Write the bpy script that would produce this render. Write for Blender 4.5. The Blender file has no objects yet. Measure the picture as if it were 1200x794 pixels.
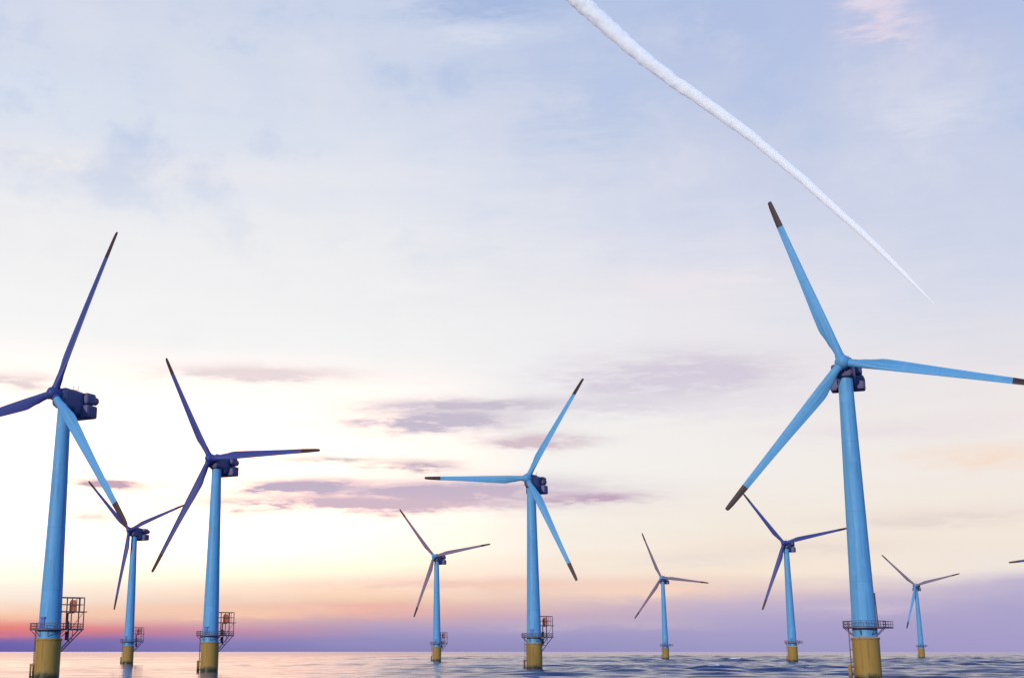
import bpy, bmesh, math, random
import numpy as np
from mathutils import Vector, Matrix

S = bpy.context.scene
COL = S.collection
R = math.radians

# ------------------------------------------------------------------ camera
EYE = 7.4
WAVE = 1.0
PITCH = math.atan(366 / 1513)
cam_d = bpy.data.cameras.new("camera")
cam = bpy.data.objects.new("camera", cam_d)
COL.objects.link(cam)
cam.location = (0, 0, EYE)
cam.rotation_euler = (R(90) + PITCH, 0, 0)
cam_d.sensor_width = 36
cam_d.lens = 36 * 1513 / 1200
cam_d.shift_x = 100 / 1200
cam_d.clip_start = 0.5
cam_d.clip_end = 120000
S.camera = cam

S.view_settings.view_transform = 'Standard'
S.view_settings.look = 'None'
S.view_settings.exposure = 0.0
S.view_settings.gamma = 1.0
S.view_settings.use_curve_mapping = False
S.cycles.max_bounces = 24
S.cycles.transparent_max_bounces = 24
S.cycles.volume_bounces = 24
S.cycles.diffuse_bounces = 8
S.cycles.transmission_bounces = 8
S.cycles.use_denoising = True

# ------------------------------------------------------------------ sun (low, behind the viewer on the left: it lights the tower fronts)
SUN_AZ, SUN_EL = 212.0, 11.0          # degrees, azimuth from +Y towards +X
sun_d = bpy.data.lights.new("sun", 'SUN')
sun = bpy.data.objects.new("sun", sun_d)
COL.objects.link(sun)
sun_d.energy = 2.9
sun_d.angle = R(2)
sun_d.color = (1.0, 0.93, 0.82)
_sd = Vector((math.sin(R(SUN_AZ)) * math.cos(R(SUN_EL)), math.cos(R(SUN_AZ)) * math.cos(R(SUN_EL)), math.sin(R(SUN_EL))))
sun.rotation_euler = (-_sd).to_track_quat('-Z', 'Y').to_euler()


# ------------------------------------------------------------------ node helper
class NT:
    """Small expression helper around a node tree."""
    def __init__(self, tree):
        self.t = tree
        self.n = tree.nodes
        self.l = tree.links

    def new(self, kind, **kw):
        nd = self.n.new(kind)
        for k, v in kw.items():
            setattr(nd, k, v)
        return nd

    def put(self, sock, v):
        if isinstance(v, bpy.types.NodeSocket):
            self.l.new(v, sock)
        elif v is not None:
            sock.default_value = v

    def m(self, op, a, b=None, c=None, clamp=False):
        nd = self.new('ShaderNodeMath', operation=op, use_clamp=clamp)
        self.put(nd.inputs[0], a)
        if b is not None:
            self.put(nd.inputs[1], b)
        if c is not None:
            self.put(nd.inputs[2], c)
        return nd.outputs[0]

    def mix(self, f, a, b):
        nd = self.new('ShaderNodeMix', data_type='RGBA', clamp_factor=True)
        self.put(nd.inputs['Factor'], f)
        self.put(nd.inputs[6], a)
        self.put(nd.inputs[7], b)
        return nd.outputs[2]

    def rng(self, v, a, b, c=0.0, d=1.0, smooth=True):
        nd = self.new('ShaderNodeMapRange', interpolation_type='SMOOTHSTEP' if smooth else 'LINEAR')
        for i, x in enumerate((v, a, b, c, d)):
            self.put(nd.inputs[i], x)
        return nd.outputs[0]

    def noise(self, vec, scale, detail=4.0, rough=0.55, dist=0.0):
        nd = self.new('ShaderNodeTexNoise')
        self.put(nd.inputs['Vector'], vec)
        nd.inputs['Scale'].default_value = scale
        nd.inputs['Detail'].default_value = detail
        nd.inputs['Roughness'].default_value = rough
        nd.inputs['Distortion'].default_value = dist
        return nd.outputs['Fac']

    def xyz(self, x, y, z):
        nd = self.new('ShaderNodeCombineXYZ')
        for i, v in enumerate((x, y, z)):
            self.put(nd.inputs[i], v)
        return nd.outputs[0]

    def ramp(self, f, stops):
        nd = self.new('ShaderNodeValToRGB')
        els = nd.color_ramp.elements
        els[0].position, els[0].color = stops[0]
        els[1].position, els[1].color = stops[-1]
        for p, c in stops[1:-1]:
            e = els.new(p)
            e.color = c
        self.put(nd.inputs[0], f)
        return nd.outputs[0]


def lin(c):
    r = []
    for v in c[:3]:
        v /= 255
        r.append(v / 12.92 if v <= 0.04045 else ((v + 0.055) / 1.055) ** 2.4)
    return (*r, 1.0)


def ray(px, py):
    """Azimuth and elevation (degrees) of a photograph pixel; used only to read bearings off the photo."""
    x, u = (px - 500) / 1513, -(py - 397) / 1513
    y = math.cos(PITCH) - u * math.sin(PITCH)
    z = math.sin(PITCH) + u * math.cos(PITCH)
    return math.degrees(math.atan2(x, y)), math.degrees(math.atan2(z, math.hypot(x, y)))


# ------------------------------------------------------------------ world: Nishita sky under a thin dusk cloud veil
W = bpy.data.worlds.new("World")
S.world = W
W.use_nodes = True
T = NT(W.node_tree)
T.n.clear()
gen = T.new('ShaderNodeTexCoord').outputs['Generated']
sep = T.new('ShaderNodeSeparateXYZ')
T.l.new(gen, sep.inputs[0])
dx, dy, dz = sep.outputs
deg = 57.29578
az0 = T.m('MULTIPLY', T.m('ARCTAN2', dx, dy), deg)
el0 = T.m('MULTIPLY', T.m('ARCSINE', dz), deg)
# ragged edges: bend the bearings with stretched noise
stv = T.xyz(T.m('MULTIPLY', az0, 0.11), T.m('MULTIPLY', el0, 0.62), 0.0)
n1 = T.noise(stv, 1.0, 5, 0.6)
stv2 = T.xyz(T.m('MULTIPLY', az0, 0.30), T.m('MULTIPLY', el0, 1.7), 7.3)
n2 = T.noise(stv2, 1.0, 5, 0.62)
stv3 = T.xyz(T.m('MULTIPLY', az0, 0.75), T.m('MULTIPLY', el0, 3.6), 1.9)
n3 = T.noise(stv3, 1.0, 6, 0.68)
puff = T.noise(T.xyz(T.m('MULTIPLY', az0, 0.16), T.m('MULTIPLY', el0, 0.22), 3.1), 1.0, 6, 0.6)
el = T.m('ADD', el0, T.m('MULTIPLY', T.m('SUBTRACT', n1, 0.5), T.rng(el0, 0.2, 7.0, 0.35, 3.2)))
az = T.m('ADD', az0, T.m('MULTIPLY', T.m('SUBTRACT', n2, 0.5), 6.0))

COLS = {   # what the evening sky shows at four bearings, pixel row -> colour
    20: [(0, (212, 218, 236)), (100, (216, 225, 240)), (180, (226, 230, 240)), (250, (240, 240, 242)),
         (400, (250, 249, 248)), (560, (253, 252, 250)), (650, (253, 250, 243)), (700, (252, 235, 220)),
         (722, (250, 202, 172)), (735, (230, 128, 125)), (743, (190, 112, 146)), (750, (112, 100, 176)), (764, (104, 94, 166))],
    440: [(0, (201, 211, 234)), (100, (208, 216, 235)), (200, (222, 228, 240)), (300, (239, 239, 241)),
          (450, (248, 247, 246)), (600, (251, 249, 245)), (640, (252, 247, 239)), (680, (250, 226, 212)),
          (700, (248, 210, 182)), (720, (220, 175, 175)), (734, (180, 160, 194)), (748, (152, 145, 194)), (764, (140, 134, 184))],
    850: [(0, (176, 192, 228)), (150, (198, 206, 230)), (250, (211, 216, 235)), (350, (232, 230, 236)),
          (450, (240, 237, 238)), (550, (244, 239, 234)), (620, (244, 232, 219)), (670, (248, 230, 212)),
          (690, (232, 206, 201)), (706, (199, 181, 204)), (732, (170, 162, 204)), (764, (156, 151, 198))],
    1160: [(0, (184, 194, 227)), (100, (196, 205, 231)), (250, (205, 212, 233)), (350, (216, 219, 234)),
           (450, (238, 231, 231)), (550, (243, 235, 229)), (630, (244, 231, 219)), (668, (240, 229, 222)),
           (685, (192, 181, 209)), (712, (173, 164, 205)), (764, (164, 155, 202))],
}
EL_MAX = 42.0
elf = T.m('DIVIDE', T.m('MAXIMUM', el, 0.0), EL_MAX, clamp=True)
cols, azs = [], []
for px, pts in COLS.items():
    st = []
    for py, c in reversed(pts):
        a, e = ray(px, py)
        st.append((max(0.0, e / EL_MAX), lin(c)))
    st.append((0.86, lin((170, 188, 228))))
    st.append((1.0, lin((150, 176, 226))))
    cols.append(T.ramp(elf, st))
    azs.append(ray(px, 500)[0])
front = cols[0]
for i in range(1, 4):
    front = T.mix(T.rng(az, azs[i - 1], azs[i], smooth=False), front, cols[i])


# the sun's glow behind the thin veil on the left is brighter than the picture can show
gl = T.m('MULTIPLY', T.rng(az0, 6.0, -8.0), T.m('MULTIPLY', T.rng(el0, 2.2, 4.6), T.rng(el0, 13.5, 7.0)))
glow = T.new('ShaderNodeMix', data_type='RGBA', blend_type='MULTIPLY')
T.put(glow.inputs['Factor'], gl)
T.put(glow.inputs[6], front)
glow.inputs[7].default_value = (2.5, 1.62, 1.2, 1)
front = glow.outputs[2]


def cloud(px, py, wpx, hpx, rgb, k, soft=0.7):
    """A streak of cloud at a bearing: elliptical, with noise-eaten edges."""
    global front
    a, e = ray(px, py)
    a1, _ = ray(px + wpx, py)
    _, e1 = ray(px, py - hpx)
    qa = T.m('DIVIDE', T.m('SUBTRACT', az, a), max(0.2, a1 - a))
    # streaks keep their own finer ragged edge
    qe = T.m('DIVIDE', T.m('SUBTRACT', T.m('ADD', el0, T.m('ADD', T.m('MULTIPLY', T.m('SUBTRACT', n2, 0.5), 0.9), T.m('MULTIPLY', T.m('SUBTRACT', n3, 0.5), 0.5))), e), max(0.08, e1 - e))
    q = T.m('ADD', T.m('MULTIPLY', qa, qa), T.m('MULTIPLY', qe, qe))
    f = T.m('EXPONENT', T.m('MULTIPLY', q, -soft))
    f = T.m('MULTIPLY', f, T.m('MULTIPLY', T.rng(n2, 0.25, 0.62, 0.75, 1.6), T.rng(n3, 0.3, 0.62, 0.72, 1.15)))
    front = T.mix(T.m('MULTIPLY', f, k, clamp=True), front, lin(rgb))


cloud(590, 5, 80, 26, (168, 187, 224), .8)
cloud(720, 95, 70, 70, (186, 201, 231), .6)
cloud(820, 30, 70, 35, (178, 193, 227), .6)
cloud(1035, 12, 32, 34, (222, 212, 231), .7)
cloud(1045, 45, 10, 16, (224, 215, 231), .5)
cloud(1100, 130, 60, 25, (215, 220, 236), .6)
cloud(560, 40, 60, 12, (214, 221, 238), .6)
cloud(250, 60, 160, 30, (214, 222, 236), .6)
cloud(100, 190, 100, 14, (238, 236, 238), .5)
cloud(330, 205, 140, 20, (234, 234, 240), .5)
cloud(800, 330, 90, 14, (240, 232, 237), .5)
cloud(800, 440, 105, 24, (214, 205, 220), .95)
cloud(760, 470, 60, 12, (219, 215, 226), .5)
cloud(900, 470, 110, 14, (232, 226, 232), .5)
cloud(310, 437, 85, 8, (236, 221, 221), .85)
cloud(20, 448, 36, 10, (232, 218, 218), .8)
cloud(560, 474, 95, 7, (203, 194, 208), .8)
cloud(515, 492, 75, 11, (200, 190, 207), 1.0)
cloud(640, 516, 45, 7, (214, 194, 203), .9)
cloud(480, 547, 45, 6, (200, 185, 196), .9)
cloud(390, 538, 50, 4, (214, 204, 210), .7)
cloud(362, 570, 55, 8, (196, 178, 200), 1.0)
cloud(540, 576, 125, 12, (200, 182, 202), 1.0)
cloud(420, 590, 150, 8, (212, 186, 200), 1.0)
cloud(690, 583, 50, 4, (196, 170, 192), .85)
cloud(130, 567, 36, 6, (200, 170, 186), .9)
cloud(110, 604, 40, 5, (244, 226, 220), .6)
cloud(1150, 534, 80, 12, (246, 224, 208), .7)
cloud(1060, 500, 120, 10, (234, 224, 228), .5)
cloud(1120, 605, 110, 8, (232, 218, 212), .7)
cloud(960, 640, 90, 7, (236, 220, 210), .6)
cloud(560, 684, 130, 6, (243, 206, 190), .8)
cloud(420, 712, 80, 6, (240, 176, 168), .6)
cloud(250, 715, 120, 6, (250, 204, 176), .6)
cloud(820, 655, 60, 7, (236, 222, 214), .7)
cloud(760, 690, 70, 9, (246, 212, 194), .8)
cloud(1010, 712, 60, 5, (204, 188, 208), .6)
cloud(700, 730, 120, 5, (196, 178, 200), .5)
cloud(20, 738, 70, 5, (236, 132, 132), .3)

# faint large-scale mottling of the veil
front = T.mix(T.m('MULTIPLY', T.rng(puff, 0.48, 0.72), T.rng(el0, 9.0, 17.0, 0.0, 0.32)), front, lin((232, 230, 238)))
front = T.mix(T.m('MULTIPLY', T.rng(puff, 0.5, 0.28), T.rng(el0, 14.0, 24.0, 0.0, 0.6)), front, lin((176, 194, 230)))

# the sky turned away from the sunset: clear deep blue, brightest to the right behind the viewer
rear_key = T.m('ADD', T.m('ADD', T.m('MULTIPLY', dx, 0.62), T.m('MULTIPLY', dy, -0.62)), T.m('MULTIPLY', dz, 0.48))
rear = T.mix(T.rng(rear_key, -0.15, 0.95), (0.10, 0.17, 0.42, 1), (0.22, 0.50, 1.05, 1))
back = T.rng(dy, 0.55, -0.25)
veil = T.mix(back, front, rear)
sky = T.new('ShaderNodeTexSky', sky_type='NISHITA')
sky.sun_disc = False
sky.sun_elevation = R(SUN_EL)
sky.sun_rotation = R(SUN_AZ)
sky.air_density = 1.0
sky.dust_density = 1.0
bg_sky = T.new('ShaderNodeBackground')
T.l.new(sky.outputs[0], bg_sky.inputs[0])
bg_sky.inputs[1].default_value = 0.10
bg_veil = T.new('ShaderNodeBackground')
T.l.new(veil, bg_veil.inputs[0])
bg_veil.inputs[1].default_value = 1.0
mixs = T.new('ShaderNodeMixShader')
mixs.inputs[0].default_value = 0.98
T.l.new(bg_sky.outputs[0], mixs.inputs[1])
T.l.new(bg_veil.outputs[0], mixs.inputs[2])
outw = T.new('ShaderNodeOutputWorld')
T.l.new(mixs.outputs[0], outw.inputs[0])


# ------------------------------------------------------------------ materials
def material(name, base, rough=0.5, spec=0.3, metal=0.0, grime=None):
    mt = bpy.data.materials.new(name)
    mt.use_nodes = True
    t = NT(mt.node_tree)
    b = t.n['Principled BSDF']
    b.inputs['Roughness'].default_value = rough
    b.inputs['Specular IOR Level'].default_value = spec
    b.inputs['Metallic'].default_value = metal
    b.inputs['Base Color'].default_value = (*base, 1)
    if grime:
        grime(t, b, (*base, 1))
    return mt


def weathered(t, b, base):
    """Rain streaks run down painted steel; a few patches are chalky."""
    co = t.new('ShaderNodeTexCoord').outputs['Object']
    s = t.new('ShaderNodeSeparateXYZ')
    t.l.new(co, s.inputs[0])
    streak = t.noise(t.xyz(t.m('MULTIPLY', s.outputs[0], 1.6), t.m('MULTIPLY', s.outputs[1], 1.6), t.m('MULTIPLY', s.outputs[2], 0.06)), 1.0, 4, .6)
    patch = t.noise(co, 0.22, 4, .6)
    d = tuple(v * 0.72 for v in base[:3]) + (1,)
    l = tuple(min(1, v * 1.12 + .02) for v in base[:3]) + (1,)
    c = t.mix(t.rng(streak, .42, .72, 0, .75), base, d)
    c = t.mix(t.rng(patch, .5, .75, 0, .6), c, l)
    for h in (24.5, 42.0, 60.0):          # bolted section joints
        c = t.mix(t.rng(t.m('ABSOLUTE', t.m('SUBTRACT', s.outputs[2], h)), .16, .08, 0, .45), c, d)
    t.put(b.inputs['Base Color'], c)
    t.put(b.inputs['Roughness'], t.rng(patch, .3, .7, .45, .65))


def splash_zone(t, b, base):
    """Yellow paint with rust runs and dark weed near the waterline."""
    co = t.new('ShaderNodeTexCoord').outputs['Object']
    s = t.new('ShaderNodeSeparateXYZ')
    t.l.new(co, s.inputs[0])
    x, y, z = s.outputs
    streak = t.noise(t.xyz(t.m('MULTIPLY', x, 1.3), t.m('MULTIPLY', y, 1.3), t.m('MULTIPLY', z, .09)), 1.0, 5, .65)
    blot = t.noise(co, .55, 5, .65)
    c = t.mix(t.rng(streak, .46, .7, 0, .55), base, (.13, .062, .03, 1))
    c = t.mix(t.rng(blot, .45, .7, 0, .4), c, (.26, .19, .09, 1))
    zz = t.m('ADD', z, t.m('MULTIPLY', t.m('SUBTRACT', blot, .5), 3.0))
    c = t.mix(t.rng(zz, 2.6, .9), c, (.035, .04, .02, 1))
    t.put(b.inputs['Base Color'], c)
    t.put(b.inputs['Roughness'], t.rng(zz, 1.0, 3.0, .35, .65))


PAINT = material("sky_blue_paint", (.098, .298, .525), .55, .2, grime=weathered)
DARK = material("dark_navy_housing", (.10, .09, .19), .5, .25, grime=weathered)
TIP = material("dark_red_tip_paint", (.040, .020, .026), .5, .2)
YELLOW = material("yellow_marine_paint", (.31, .182, .036), .6, .2, grime=splash_zone)
NAVY_SHADE = material("navy_rotor_shade", (.036, .050, .20), .5, .25)  # shade put into the colour of the dark blades and hubs
MAUVE_HAZE = material("mauve_grey_blade_haze", (.16, .12, .17), .55, .25)  # far blades: distance haze put into the colour
STEEL = material("rusting_galvanised_steel", (.125, .085, .10), .55, .3, .2)
ORANGE = material("orange_equipment", (.92, .20, .06), .5, .25)
DOORM = material("door_blue", (.07, .14, .42), .5, .25)


# ------------------------------------------------------------------ mesh helpers
def link(name, bm, mat, parent=None, smooth=True, loc=(0, 0, 0)):
    me = bpy.data.meshes.new(name)
    bmesh.ops.recalc_face_normals(bm, faces=bm.faces)
    bm.to_mesh(me)
    bm.free()
    if smooth:
        for p in me.polygons:
            p.use_smooth = True
        me.set_sharp_from_angle(angle=R(35))
    me.materials.append(mat)
    o = bpy.data.objects.new(name, me)
    COL.objects.link(o)
    o.parent = parent
    o.location = loc
    return o


def lathe(bm, prof, n=40, mtx=Matrix()):
    """prof: (z, radius) pairs; closed with caps."""
    rings = []
    for z, r in prof:
        rings.append([bm.verts.new(mtx @ Vector((r * math.cos(2 * math.pi * i / n), r * math.sin(2 * math.pi * i / n), z))) for i in range(n)])
    for a, b in zip(rings, rings[1:]):
        for i in range(n):
            bm.faces.new((a[i], a[(i + 1) % n], b[(i + 1) % n], b[i]))
    bm.faces.new(rings[0])
    bm.faces.new(rings[-1])


def tube(bm, a, b, r, n=8):
    a, b = Vector(a), Vector(b)
    q = (b - a).to_track_quat('Z', 'Y').to_matrix().to_4x4()
    lathe(bm, [(0, r), ((b - a).length, r)], n, Matrix.Translation(a) @ q)


def box(bm, x0, x1, y0, y1, z0, z1, bev=0.0, mtx=Matrix()):
    g = bmesh.ops.create_cube(bm, size=1.0)
    vs = g['verts']
    for v in vs:
        v.co = mtx @ Vector((x0 + (v.co.x + .5) * (x1 - x0), y0 + (v.co.y + .5) * (y1 - y0), z0 + (v.co.z + .5) * (z1 - z0)))
    if bev:
        es = list({e for v in vs for e in v.link_edges})
        bmesh.ops.bevel(bm, geom=es, offset=bev, segments=3, affect='EDGES', profile=.5)


# ------------------------------------------------------------------ water: one sheet to the horizon, real waves near
def build_water():
    rng = np.random.default_rng(11)
    ang = np.concatenate([np.linspace(-180, -40, 24, endpoint=False), np.linspace(-40, -29, 16, endpoint=False),
                          np.arange(-29, 37, .05), np.linspace(37, 50, 16, endpoint=False), np.linspace(50, 180, 24, endpoint=False)])
    rad = [1.0, 30, 80, 140, 200, 250]
    r = 280.0
    while r < 4500:
        rad.append(r)
        r += 1.1 if r < 900 else 1.1 * (r / 900) ** 1.9
    rad += [5200, 7000, 10000, 16000, 26000, 45000, 80000]
    rad = np.array(rad)
    A, Rr = np.meshgrid(np.radians(ang), rad)
    X = Rr * np.sin(A)
    Y = Rr * np.cos(A)
    Z = np.zeros_like(X)
    dr = np.gradient(rad)[:, None] * np.ones_like(X)
    for i in range(90):
        lam = 4.5 * (50 / 4.5) ** rng.random()
        th = R(80) + rng.normal(0, .30)
        k = 2 * math.pi / lam
        amp = 0.0024 * lam ** 0.95 * WAVE * (.5 + rng.random())
        ph = rng.random() * 6.283
        fade = np.clip((lam / (2.2 * dr) - .6) / 1.0, 0, 1)
        gust = 1.0
        s = np.sin(k * (X * math.cos(th) + Y * math.sin(th)) + ph)
        Z += amp * fade * (s + .25 * (s * s - .5))
    side = (np.radians(-29) <= A) & (A < np.radians(37))
    Z *= side * np.clip((Rr - 270) / 60, 0, 1) * np.clip((4600 - Rr) / 2500, 0, 1)
    gust = .75 + .5 * np.sin(X * .011 + 1.3 * np.sin(Y * .004)) * np.sin(Y * .013 + .7)
    Z *= np.clip(gust, .55, 1.3)
    # sheltered, calmer water on the left, choppy on the right
    q = np.clip((np.degrees(A) + 9 + 2.5 * np.sin(Rr * .02)) / 22, 0, 1)
    Z *= .34 + 2.0 * q * q * (3 - 2 * q)
    nr, na = X.shape
    co = np.stack([X, Y, Z], -1).reshape(-1, 3).astype(np.float32)
    idx = np.arange(nr * na).reshape(nr, na)
    nxt = np.roll(idx, -1, 1)
    f = np.stack([idx[:-1], idx[1:], nxt[1:], nxt[:-1]], -1).reshape(-1, 4)
    # reversed if facing down
    me = bpy.data.meshes.new("sea")
    me.vertices.add(len(co))
    me.vertices.foreach_set("co", co.ravel())
    me.loops.add(f.size)
    me.loops.foreach_set("vertex_index", f[:, ::-1].astype(np.int32).ravel())
    me.polygons.add(len(f))
    me.polygons.foreach_set("loop_start", (np.arange(len(f)) * 4).astype(np.int32))
    me.polygons.foreach_set("use_smooth", np.ones(len(f), dtype=bool))
    me.update(calc_edges=True)
    me.validate()
    o = bpy.data.objects.new("sea", me)
    COL.objects.link(o)
    o['kind'] = 'structure'
    mt = bpy.data.materials.new("sea_water")
    mt.use_nodes = True
    t = NT(mt.node_tree)
    b = t.n['Principled BSDF']
    b.inputs['IOR'].default_value = 1.333
    b.inputs['Specular IOR Level'].default_value = .19
    pos = t.new('ShaderNodeNewGeometry').outputs['Position']
    s = t.new('ShaderNodeSeparateXYZ')
    t.l.new(pos, s.inputs[0])
    n = t.noise(pos, .25, 5, .6)
    foam = t.m('MULTIPLY', t.rng(s.outputs[2], 1.7, 2.3), t.rng(n, .5, .62))
    t.put(b.inputs['Base Color'], t.mix(foam, (.012, .034, .120, 1), (.75, .78, .82, 1)))
    t.put(b.inputs['Roughness'], t.rng(foam, 0, 1, .12, .8))
    o.data.materials.append(mt)
    return o


build_water()

# ------------------------------------------------------------------ wind turbine prototype meshes
HUB, OV = 80.0, 4.6
RAD = 49.5
DECK = 13.4
YTOP = 10.9
BETA = R(35)          # the service landing points to the right and away


def mesh_of(name, bm, mat, smooth=True):
    o = link(name, bm, mat, None, smooth)
    me = o.data
    bpy.data.objects.remove(o)
    return me


def tower_bm():
    bm = bmesh.new()
    prof = [(YTOP + .02, 3.12)]
    for i in range(24):
        z = YTOP + .3 + (HUB - 3.9 - YTOP - .3) * i / 23
        prof.append((z, 3.1 - (3.1 - 1.85) * (z - YTOP) / (HUB - 3.9 - YTOP)))
    prof += [(HUB - 3.2, 1.84)]
    lathe(bm, prof, 48)
    return bm


def door_bm():
    bm = bmesh.new()
    mtx = Matrix.Rotation(R(-112), 4, 'Z')
    box(bm, 2.9, 3.16, -.55, .55, DECK + .3, DECK + 2.9, .08, mtx)
    box(bm, 2.9, 3.5, -.75, .75, DECK + 2.95, DECK + 3.2, .05, mtx)
    return bm


def foundation_bm():
    bm = bmesh.new()
    lathe(bm, [(-6, 3.36), (YTOP - .55, 3.36), (YTOP - .5, 3.55), (YTOP - .05, 3.55), (YTOP, 3.4)], 48)
    return bm


def landing_bm():
    """Boat landing on the left flank: two fender tubes with stand-off brackets."""
    bm = bmesh.new()
    mtx = Matrix.Rotation(R(172), 4, 'Z')
    for s in (-.85, .85):
        tube(bm, mtx @ Vector((4.35, s, -3)), mtx @ Vector((4.35, s, 4.2)), .28)
        for z in (.8, 3.9):
            tube(bm, mtx @ Vector((3.2, s, z)), mtx @ Vector((4.35, s, z)), .2)
    return bm


def ladder_bm():
    bm = bmesh.new()
    mtx = Matrix.Rotation(R(172), 4, 'Z')
    for s in (-.33, .33):
        tube(bm, mtx @ Vector((3.95, s, -2)), mtx @ Vector((3.95, s, DECK + 1.6)), .08)
    z = -1.6
    while z < DECK:
        tube(bm, mtx @ Vector((3.95, -.33, z)), mtx @ Vector((3.95, .33, z)), .05, 6)
        z += .45
    for z in (2, 5, 8, 10.3):
        tube(bm, mtx @ Vector((3.3, 0, z)), mtx @ Vector((3.95, 0, z)), .07)
    return bm


EXT, EW = 8.9, 2.2     # reach and half width of the service landing
BM_ = Matrix.Rotation(BETA, 4, 'Z')


def deck_bm():
    bm = bmesh.new()
    n = 56
    ri, ro = 3.02, 5.3
    z0, z1 = DECK - .22, DECK
    rings = []
    for r, z in ((ri, z0), (ro, z0), (ro, z1), (ri, z1)):
        rings.append([bm.verts.new((r * math.cos(6.28318 * i / n), r * math.sin(6.28318 * i / n), z)) for i in range(n)])
    for k in range(4):
        a, b = rings[k], rings[(k + 1) % 4]
        for i in range(n):
            bm.faces.new((a[i], a[(i + 1) % n], b[(i + 1) % n], b[i]))
    box(bm, 4.85, EXT, -EW, EW, z0 + .01, z1 + .01, 0, BM_)
    # cantilever brackets under the ring
    for i in range(8):
        m = Matrix.Rotation(2 * math.pi * i / 8 + .2, 4, 'Z')
        tube(bm, m @ Vector((5.1, 0, z0 + .05)), m @ Vector((3.3, 0, z0 - 1.7)), .1)
    return bm


def railing_bm():
    bm = bmesh.new()
    h = 1.55
    ro = 5.2
    gap = math.asin(EW / ro)
    n = 44
    a0, a1 = BETA + gap, BETA + 2 * math.pi - gap
    pts = [Vector((ro * math.cos(a0 + (a1 - a0) * i / n), ro * math.sin(a0 + (a1 - a0) * i / n), DECK)) for i in range(n + 1)]
    x = EXT - .1
    tail = [BM_ @ Vector((x0, y0, DECK)) for x0, y0 in
            ((5.9, -EW + .08), (6.9, -EW + .08), (7.9, -EW + .08), (x, -EW + .08), (x, -.7), (x, .7), (x, EW - .08), (7.9, EW - .08), (6.9, EW - .08), (5.9, EW - .08))]
    loop = pts + tail
    loop.append(loop[0])
    for i, (a, b) in enumerate(zip(loop, loop[1:])):
        for z, r in ((h, .075), (h * .5, .055), (.12, .07)):
            tube(bm, a + Vector((0, 0, z)), b + Vector((0, 0, z)), r, 6)
        if i % 2 == 0 or i >= n:
            tube(bm, a, a + Vector((0, 0, h)), .075, 6)
    return bm


def cage_bm():
    """Two-storey steel frame on the landing, seen right of the tower."""
    bm = bmesh.new()
    zt = DECK + 8.6
    zm = DECK + 4.8
    X0, X1 = 5.2, EXT - .2
    for x in (X0, X1):
        for y in (-EW + .25, EW - .25):
            tube(bm, BM_ @ Vector((x, y, DECK)), BM_ @ Vector((x, y, zt)), .17)
    for x in (6.5, 7.5):
        tube(bm, BM_ @ Vector((x, -EW + .25, zm)), BM_ @ Vector((x, -EW + .25, zt)), .11)
    for z in (zt, zm + 1.9):
        r = .14 if z == zt else .09
        for y in (-EW + .25, EW - .25):
            tube(bm, BM_ @ Vector((2.6, y * .6, z)), BM_ @ Vector((X0, y, z)), r)
            tube(bm, BM_ @ Vector((X0, y, z)), BM_ @ Vector((X1, y, z)), r)
        for x in (X0, X1):
            tube(bm, BM_ @ Vector((x, -EW + .25, z)), BM_ @ Vector((x, EW - .25, z)), r)
    box(bm, 2.4, EXT + .7, -EW + .1, EW - .1, zm - .16, zm + .1, 0, BM_)
    tube(bm, BM_ @ Vector((X0, -EW + .25, DECK)), BM_ @ Vector((X1, -EW + .25, zm)), .08)
    return bm


def strut_bm():
    bm = bmesh.new()
    for y in (-1.6, 1.6):
        tube(bm, BM_ @ Vector((8.6, y, DECK - .2)), BM_ @ Vector((3.2, y * .6, 7.4)), .16)
        tube(bm, BM_ @ Vector((6.0, y, DECK - .2)), BM_ @ Vector((5.8, y * .9, 10.1)), .1)
    tube(bm, BM_ @ Vector((5.8, -1.5, 10.1)), BM_ @ Vector((5.8, 1.5, 10.1)), .1)
    return bm


def cabinet_bm():
    bm = bmesh.new()
    zm = DECK + 4.9
    box(bm, 5.5, 7.0, -.9, .9, zm + .02, zm + 2.7, .12, BM_)
    box(bm, 5.7, 6.8, -.7, .7, zm + 2.72, zm + 3.1, .06, BM_)
    return bm


def crane_bm():
    bm = bmesh.new()
    box(bm, 4.5, 5.3, -.5, .5, DECK + .03, DECK + 2.2, .1, BM_)
    tube(bm, BM_ @ Vector((4.9, 0, DECK + 2)), BM_ @ Vector((4.9, 0, DECK + 4.5)), .22)
    tube(bm, BM_ @ Vector((4.9, 0, DECK + 4.4)), BM_ @ Vector((6.4, -.9, DECK + 4.5)), .13)
    lathe(bm, [(DECK - 2.9, .55), (DECK - .5, .55)], 14, BM_ @ Matrix.Translation((5.2, .6, 0)))
    return bm


def upright_bm():
    bm = bmesh.new()
    m = Matrix.Rotation(R(-12), 4, 'Z')
    for s in (-.3, .3):
        tube(bm, m @ Vector((3.35, s, DECK)), m @ Vector((3.05, s, DECK + 8.6)), .13)
    for i in range(18):
        z = .4 + i * .46
        x = 3.35 - .3 * z / 8.6
        tube(bm, m @ Vector((x, -.3, DECK + z)), m @ Vector((x, .3, DECK + z)), .05, 6)
    return bm


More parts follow.
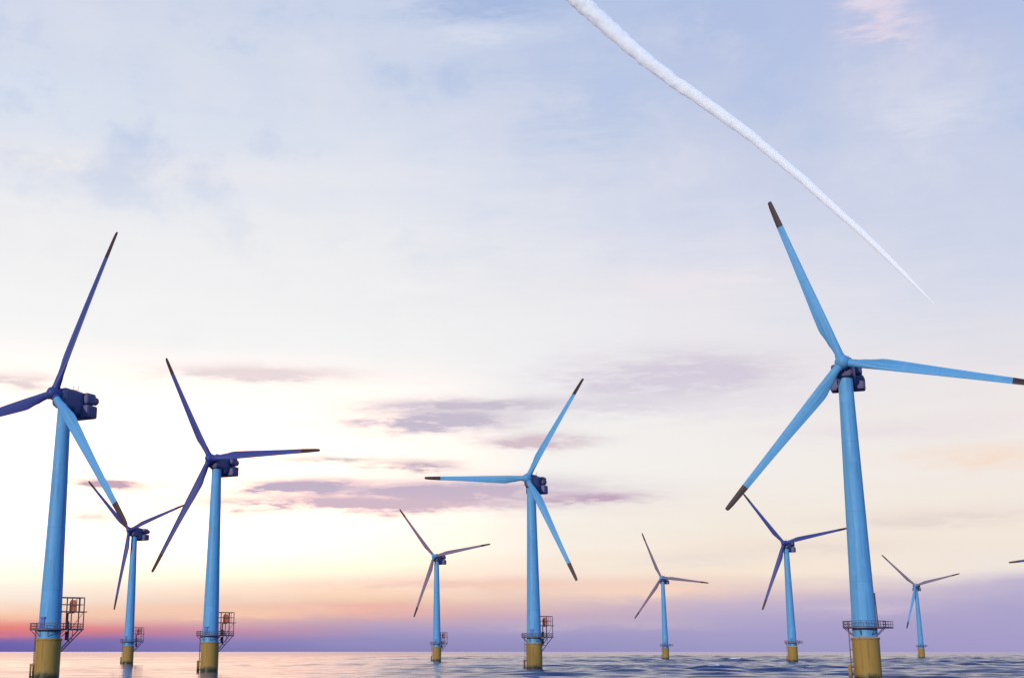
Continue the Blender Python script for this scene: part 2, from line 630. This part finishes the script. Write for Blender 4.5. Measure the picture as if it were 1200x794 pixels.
# nacelle frame: +X towards the rotor, origin on the tower axis at hub height
def nacelle_bm():
    bm = bmesh.new()
    # lofted body, rounded section, slightly wider and drooping at the rear
    st = [(3.2, 1.75, 1.75, -1.9), (2.8, 2.1, 2.1, -2.9), (1.2, 2.35, 2.4, -3.4), (-1.9, 2.45, 2.5, -3.7), (-2.2, 2.45, 2.5, -4.9), (-5.2, 2.45, 2.3, -5.0), (-5.6, 2.2, 2.1, -4.8)]
    n = 32
    rings = []
    for x, hw, zt, zb in st:
        ring = []
        for i in range(n):
            a = 2 * math.pi * i / n
            c, s = math.cos(a), math.sin(a)
            e = .42
            yy = hw * math.copysign(abs(c) ** e, c)
            zz = math.copysign(abs(s) ** e, s)
            ring.append(bm.verts.new((x, yy, (zt + zb) / 2 + zz * (zt - zb) / 2)))
        rings.append(ring)
    for a, b in zip(rings, rings[1:]):
        for i in range(n):
            bm.faces.new((a[i], a[(i + 1) % n], b[(i + 1) % n], b[i]))
    bm.faces.new(rings[0])
    bm.faces.new(rings[-1])
    box(bm, -1.2, .6, -.5, .5, 2.25, 2.75, .12)
    return bm


def rear_bm():
    bm = bmesh.new()
    box(bm, -8.9, -4.9, -3.9, 3.9, -1.3, 2.05, .7)
    return bm


def cooler_bm():
    bm = bmesh.new()
    box(bm, -8.9, -4.6, -4.4, 4.4, -5.3, -1.6, .4)
    for k in range(9):
        y = -4.0 + k
        box(bm, -9.05, -8.8, y - .12, y + .12, -4.8, -2.1)
    for k in range(4):
        x = -8.2 + k * 1.0
        for s in (-1, 1):
            box(bm, x - .12, x + .12, s * 4.38 - .1, s * 4.38 + .1, -4.8, -2.1)
    return bm


def drum_bm():
    bm = bmesh.new()
    q = Matrix.Rotation(R(-90), 4, 'Y')
    for y in (-2.0, 2.0):
        lathe(bm, [(8.7, 1.2), (10.6, 1.2), (10.9, 1.0)], 20, Matrix.Translation((0, y, .35)) @ q)
    return bm


def mast_bm():
    bm = bmesh.new()
    for y in (-.9, .9):
        tube(bm, (-4.2, y, 2.2), (-4.2, y, 4.0), .06)
        tube(bm, (-4.5, y, 3.9), (-3.9, y, 3.9), .05)
    tube(bm, (-4.2, -.9, 2.9), (-4.2, .9, 2.9), .05)
    return bm


# hub frame: +Z along the rotor axis, towards the wind
def hub_bm():
    bm = bmesh.new()
    prof = [(-1.55, 1.5), (-1.4, 1.72), (-.2, 1.95), (.8, 1.85), (1.6, 1.4), (2.05, .85), (2.25, .3)]
    lathe(bm, prof, 28)
    for k in range(3):
        a = 2 * math.pi * k / 3
        d = Vector((math.cos(a), math.sin(a), 0))
        tube(bm, d * .8, d * 2.15, 1.22, 20)
    return bm


# blade frame: +Z radial, X tangential, Y along the rotor axis (to the wind)
def section(r):
    pts = [(0, 2.15, 1.0, 0), (3.0, 2.15, 1.0, 0), (6.5, 2.75, .55, .12), (10.5, 3.4, .30, .2), (16, 3.1, .25, .2), (24, 2.55, .21, .2), (33, 2.05, .19, .2),
           (41.5, 1.75, .18, .2), (47.5, 1.35, .18, .2), (49.1, 1.1, .18, .2), (49.5, .7, .18, .2)]
    for a, b in zip(pts, pts[1:]):
        if r <= b[0]:
            f = (r - a[0]) / (b[0] - a[0])
            f = f * f * (3 - 2 * f) if b[0] <= 10.5 else f
            return [a[i] + (b[i] - a[i]) * f for i in (1, 2, 3)]
    return pts[-1][1:]


def blade_bm(r0, r1, grow=1.0, pitch=7.0):
    bm = bmesh.new()
    n = 20
    rs = [r0 + (r1 - r0) * i / 30 for i in range(31)] if r1 - r0 > 12 else [r0, r0 + 2, r0 + 4, r0 + 6, r1 - .9, r1 - .4, r1 - .12, r1]
    rings = []
    for r in rs:
        c, th, off = section(r)
        c *= grow
        tw = -R(pitch + 10 * max(0, 1 - (r / 30)))
        ring = []
        for i in range(n):
            a = 2 * math.pi * i / n
            x = .5 * c * math.cos(a) + c * off
            blunt = 1.0 if th > .9 else (.72 - .28 * math.cos(a))
            round_ = min(1, max(0, (th - .3) / .7))
            w = blunt * (1 - round_) + round_
            y = .5 * c * th * math.sin(a) * w
            xx = x * math.cos(tw) - y * math.sin(tw)
            yy = x * math.sin(tw) + y * math.cos(tw)
            flex = -.9 * (r / RAD) ** 2
            ring.append(bm.verts.new((xx, yy + flex + .9 * (r / RAD), r)))
        rings.append(ring)
    for a, b in zip(rings, rings[1:]):
        for i in range(n):
            bm.faces.new((a[i], a[(i + 1) % n], b[(i + 1) % n], b[i]))
    bm.faces.new(rings[0])
    bm.faces.new(rings[-1])
    return bm


M = dict(
    tower=mesh_of('tower', tower_bm(), PAINT), door=mesh_of('door', door_bm(), DOORM),
    foundation=mesh_of('foundation', foundation_bm(), YELLOW), landing=mesh_of('boat_landing', landing_bm(), YELLOW),
    ladder=mesh_of('ladder', ladder_bm(), STEEL), deck=mesh_of('platform', deck_bm(), STEEL), railing=mesh_of('railing', railing_bm(), STEEL),
    cage=mesh_of('service_frame', cage_bm(), STEEL), strut=mesh_of('strut', strut_bm(), STEEL), cabinet=mesh_of('cabinet', cabinet_bm(), ORANGE),
    crane=mesh_of('crane', crane_bm(), STEEL), upright=mesh_of('upright_ladder', upright_bm(), STEEL),
    nacelle=mesh_of('nacelle', nacelle_bm(), DARK), rear=mesh_of('rear_housing', rear_bm(), DARK), cooler=mesh_of('cooler', cooler_bm(), DARK),
    drum=mesh_of('vent_drum', drum_bm(), DARK), mast=mesh_of('wind_sensor', mast_bm(), STEEL), hub=mesh_of('hub', hub_bm(), PAINT),
    blade=mesh_of('blade', blade_bm(1.6, 41.5), PAINT), tip=mesh_of('blade_tip', blade_bm(41.52, RAD, 1.012), TIP),
)
M['blade_mauve'] = mesh_of('blade', blade_bm(1.6, 41.5), MAUVE_HAZE)
M['hub_navy'] = mesh_of('hub', hub_bm(), NAVY_SHADE)
M['blade_navy'] = mesh_of('blade', blade_bm(1.6, 41.5), NAVY_SHADE)
TILT = R(5)


def child(name, me, parent, mtx=None):
    o = bpy.data.objects.new(name, me)
    COL.objects.link(o)
    o.parent = parent
    if mtx is not None:
        o.matrix_local = mtx
    return o


def turbine(x, y, yaw, dh, blades, label, frame=True, near=False, navy=(), dark='navy'):
    root = bpy.data.objects.new('wind_turbine', None)
    COL.objects.link(root)
    root.location = (x, y, 0)
    root.empty_display_size = 3
    root['label'] = label
    root['category'] = 'wind turbine'
    root['group'] = 'wind turbines standing in the sea'
    k = (HUB + dh) / HUB
    tw = child('tower', M['tower'], root, Matrix.Diagonal((1, 1, k, 1)))
    fo = child('foundation', M['foundation'], root)
    child('boat_landing', M['landing'], fo)
    child('ladder', M['ladder'], fo)
    if not near:
        child('door', M['door'], root)
    pf = child('platform', M['deck'], root)
    child('railing', M['railing'], pf)
    if frame:
        fr = child('service_frame', M['cage'], root)
        child('cabinet', M['cabinet'], fr)
        child('crane', M['crane'], pf)
        child('strut', M['strut'], pf)
    if near:
        child('upright_ladder', M['upright'], pf)
    yw = R(yaw)
    flat = Vector((-math.sin(yw), -math.cos(yw), 0))
    side = Vector((0, 0, 1)).cross(flat)
    nm = Matrix((( flat.x, side.x, 0, 0), (flat.y, side.y, 0, 0), (0, 0, 1, HUB + dh), (0, 0, 0, 1)))
    na = child('nacelle', M['nacelle'], root, nm)
    child('rear_housing', M['rear'], na)
    child('cooler', M['cooler'], na)
    child('vent_drum', M['drum'], na)
    child('wind_sensor', M['mast'], na)
    a = Vector((-math.sin(yw) * math.cos(TILT), -math.cos(yw) * math.cos(TILT), math.sin(TILT)))
    r = Vector((math.cos(yw), -math.sin(yw), 0))
    u = r.cross(-a).normalized()
    if u.z < 0:
        u = -u
    hubp = Vector((0, 0, HUB + dh)) + a * OV
    p0 = R(blades[0][0])
    hx = r * math.cos(p0) + u * math.sin(p0)
    hy = a.cross(hx)
    hm = Matrix(((hx.x, hy.x, a.x, hubp.x), (hx.y, hy.y, a.y, hubp.y), (hx.z, hy.z, a.z, hubp.z), (0, 0, 0, 1)))
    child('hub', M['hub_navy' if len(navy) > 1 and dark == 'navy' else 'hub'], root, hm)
    for i, (ph, cone) in enumerate(blades):
        ph, cone = R(ph), R(cone)
        d = math.cos(cone) * (r * math.cos(ph) + u * math.sin(ph)) + math.sin(cone) * a
        yv = (a - d * a.dot(d)).normalized()
        xv = yv.cross(d)
        bmx = Matrix(((xv.x, yv.x, d.x, hubp.x), (xv.y, yv.y, d.y, hubp.y), (xv.z, yv.z, d.z, hubp.z), (0, 0, 0, 1)))
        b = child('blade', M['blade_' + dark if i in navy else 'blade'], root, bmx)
        child('blade_tip', M['tip'], b)
    return root


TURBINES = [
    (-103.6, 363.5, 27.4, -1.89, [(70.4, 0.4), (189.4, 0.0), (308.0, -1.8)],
     'large leftmost wind turbine with two blades coloured navy for shade and one light blue blade', True, False, (0, 1)),
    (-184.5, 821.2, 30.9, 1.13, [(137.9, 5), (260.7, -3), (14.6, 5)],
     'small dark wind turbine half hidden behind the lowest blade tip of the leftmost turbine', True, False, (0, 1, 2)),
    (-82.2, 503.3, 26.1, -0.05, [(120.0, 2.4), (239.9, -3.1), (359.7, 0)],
     'mid-sized wind turbine with blades coloured navy for shade and an orange cabinet on its platform', True, False, (0, 1, 2)),
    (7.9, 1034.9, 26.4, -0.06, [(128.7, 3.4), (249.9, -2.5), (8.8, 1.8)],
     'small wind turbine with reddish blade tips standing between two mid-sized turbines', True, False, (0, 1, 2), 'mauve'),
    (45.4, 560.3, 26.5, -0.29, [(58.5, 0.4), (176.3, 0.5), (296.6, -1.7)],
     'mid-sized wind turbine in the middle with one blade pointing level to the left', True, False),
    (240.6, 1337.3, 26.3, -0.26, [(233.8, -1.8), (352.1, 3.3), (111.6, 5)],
     'very small wind turbine with thin blades coloured mauve for haze, just right of the middle turbine', False, False, (0, 1, 2), 'mauve'),
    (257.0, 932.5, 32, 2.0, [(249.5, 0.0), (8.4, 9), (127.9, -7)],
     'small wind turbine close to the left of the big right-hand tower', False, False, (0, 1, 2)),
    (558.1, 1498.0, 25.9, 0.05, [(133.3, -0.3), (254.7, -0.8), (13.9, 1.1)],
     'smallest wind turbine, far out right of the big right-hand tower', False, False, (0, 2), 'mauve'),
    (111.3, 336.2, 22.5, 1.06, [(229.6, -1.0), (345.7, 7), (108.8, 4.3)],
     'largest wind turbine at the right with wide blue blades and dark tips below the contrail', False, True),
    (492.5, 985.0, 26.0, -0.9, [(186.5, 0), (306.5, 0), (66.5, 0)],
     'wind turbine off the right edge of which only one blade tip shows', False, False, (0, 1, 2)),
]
for t_ in TURBINES:
    turbine(*t_)

# ------------------------------------------------------------------ contrail: a real trail of cloud, kilometres off
def build_contrail():
    def at(px, py):
        # a descending trail, 9.5 km off where it enters the view and 8 km off at its head
        a, e = ray(px, py)
        d = 9500.0 - 1600.0 * (px - 679) / 407
        return Vector((d * math.cos(R(e)) * math.sin(R(a)), d * math.cos(R(e)) * math.cos(R(a)), EYE + d * math.sin(R(e))))
    rng = np.random.default_rng(5)
    path = [(580, -98), (650, -28), (679, 0), (698, 18), (715.5, 34), (740, 56), (770, 80), (791, 96), (815, 112), (848, 136), (882, 161), (912, 186),
            (942, 211), (975, 241), (1012, 274), (1040, 301), (1062, 323), (1076, 337), (1083, 344), (1089, 350), (1096, 357)]
    width = [29, 28, 27, 24, 23, 21, 19, 18, 17, 16, 15, 13.5, 12.5, 11, 9.5, 8, 6.5, 4.5, 3.0, 2.0, .8]
    P = np.array([at(*p) for p in path])
    eye = np.array([0, 0, EYE])
    dist = np.linalg.norm(P - eye, axis=1)
    rad = .5 * np.array(width) / 1513 * dist
    seg = np.linalg.norm(np.diff(P, axis=0), axis=1)
    axis = (P[-1] - P[0]) / np.linalg.norm(P[-1] - P[0])
    s1 = np.cross(axis, (0, 0, 1.0))
    s1 /= np.linalg.norm(s1)
    s2 = np.cross(s1, axis)
    base = P.mean(0)
    from mathutils import noise
    M_ = 40
    core = []
    for i in range(len(P) - 1):
        for k in range(16):
            f = k / 16
            c = P[i] + (P[i + 1] - P[i]) * f
            r = .80 * (rad[i] * (1 - f) + rad[i + 1] * f)
            for j in range(M_):
                a = 2 * math.pi * j / M_
                v = s1 * math.cos(a) + s2 * math.sin(a)
                p = Vector((c + v * r) / 150)
                nz = noise.fractal(p * 2.2, .9, 2.0, 3) * .15 * min(1, r / 45) + noise.noise(p * .5) * .06
                core.append(c + v * r * (1 + nz) - base)
    core = np.array(core)
    nr = len(core) // M_
    ci = np.arange(nr * M_).reshape(nr, M_)
    cn = np.roll(ci, -1, 1)
    quads = np.stack([ci[:-1], cn[:-1], cn[1:], ci[1:]], -1).reshape(-1, 4)
    me = bpy.data.meshes.new("contrail")
    me.from_pydata(core.tolist(), [], quads.tolist() + [ci[0].tolist(), ci[-1][::-1].tolist()])
    bm = bmesh.new()
    bm.from_mesh(me)
    bmesh.ops.recalc_face_normals(bm, faces=bm.faces)
    if bm.calc_volume(signed=True) < 0:
        bmesh.ops.reverse_faces(bm, faces=bm.faces)
    bm.to_mesh(me)
    bm.free()
    for p in me.polygons:
        p.use_smooth = True
    # the trail itself is ice fog: a real scattering volume, thin enough for light to leak through
    mt = bpy.data.materials.new("contrail_ice_fog")
    mt.use_nodes = True
    t = NT(mt.node_tree)
    t.n.clear()
    vol = t.new('ShaderNodeVolumeScatter')
    vol.inputs['Color'].default_value = (1, .995, .985, 1)
    vol.inputs['Density'].default_value = .028
    vol.inputs['Anisotropy'].default_value = -.58
    out = t.new('ShaderNodeOutputMaterial')
    t.l.new(vol.outputs[0], out.inputs[1])
    tl = t.new('ShaderNodeBsdfDiffuse')
    tl.inputs[0].default_value = (.98, .98, .97, 1)
    tp = t.new('ShaderNodeBsdfTransparent')
    m2 = t.new('ShaderNodeMixShader')
    m2.inputs[0].default_value = .62
    t.l.new(tl.outputs[0], m2.inputs[1])
    t.l.new(tp.outputs[0], m2.inputs[2])
    t.l.new(m2.outputs[0], out.inputs[0])
    me.materials.append(mt)
    o = bpy.data.objects.new('contrail', me)
    COL.objects.link(o)
    o.location = base
    o['label'] = 'long white contrail crossing the upper right sky above the largest turbine'
    o['category'] = 'contrail'


build_contrail()
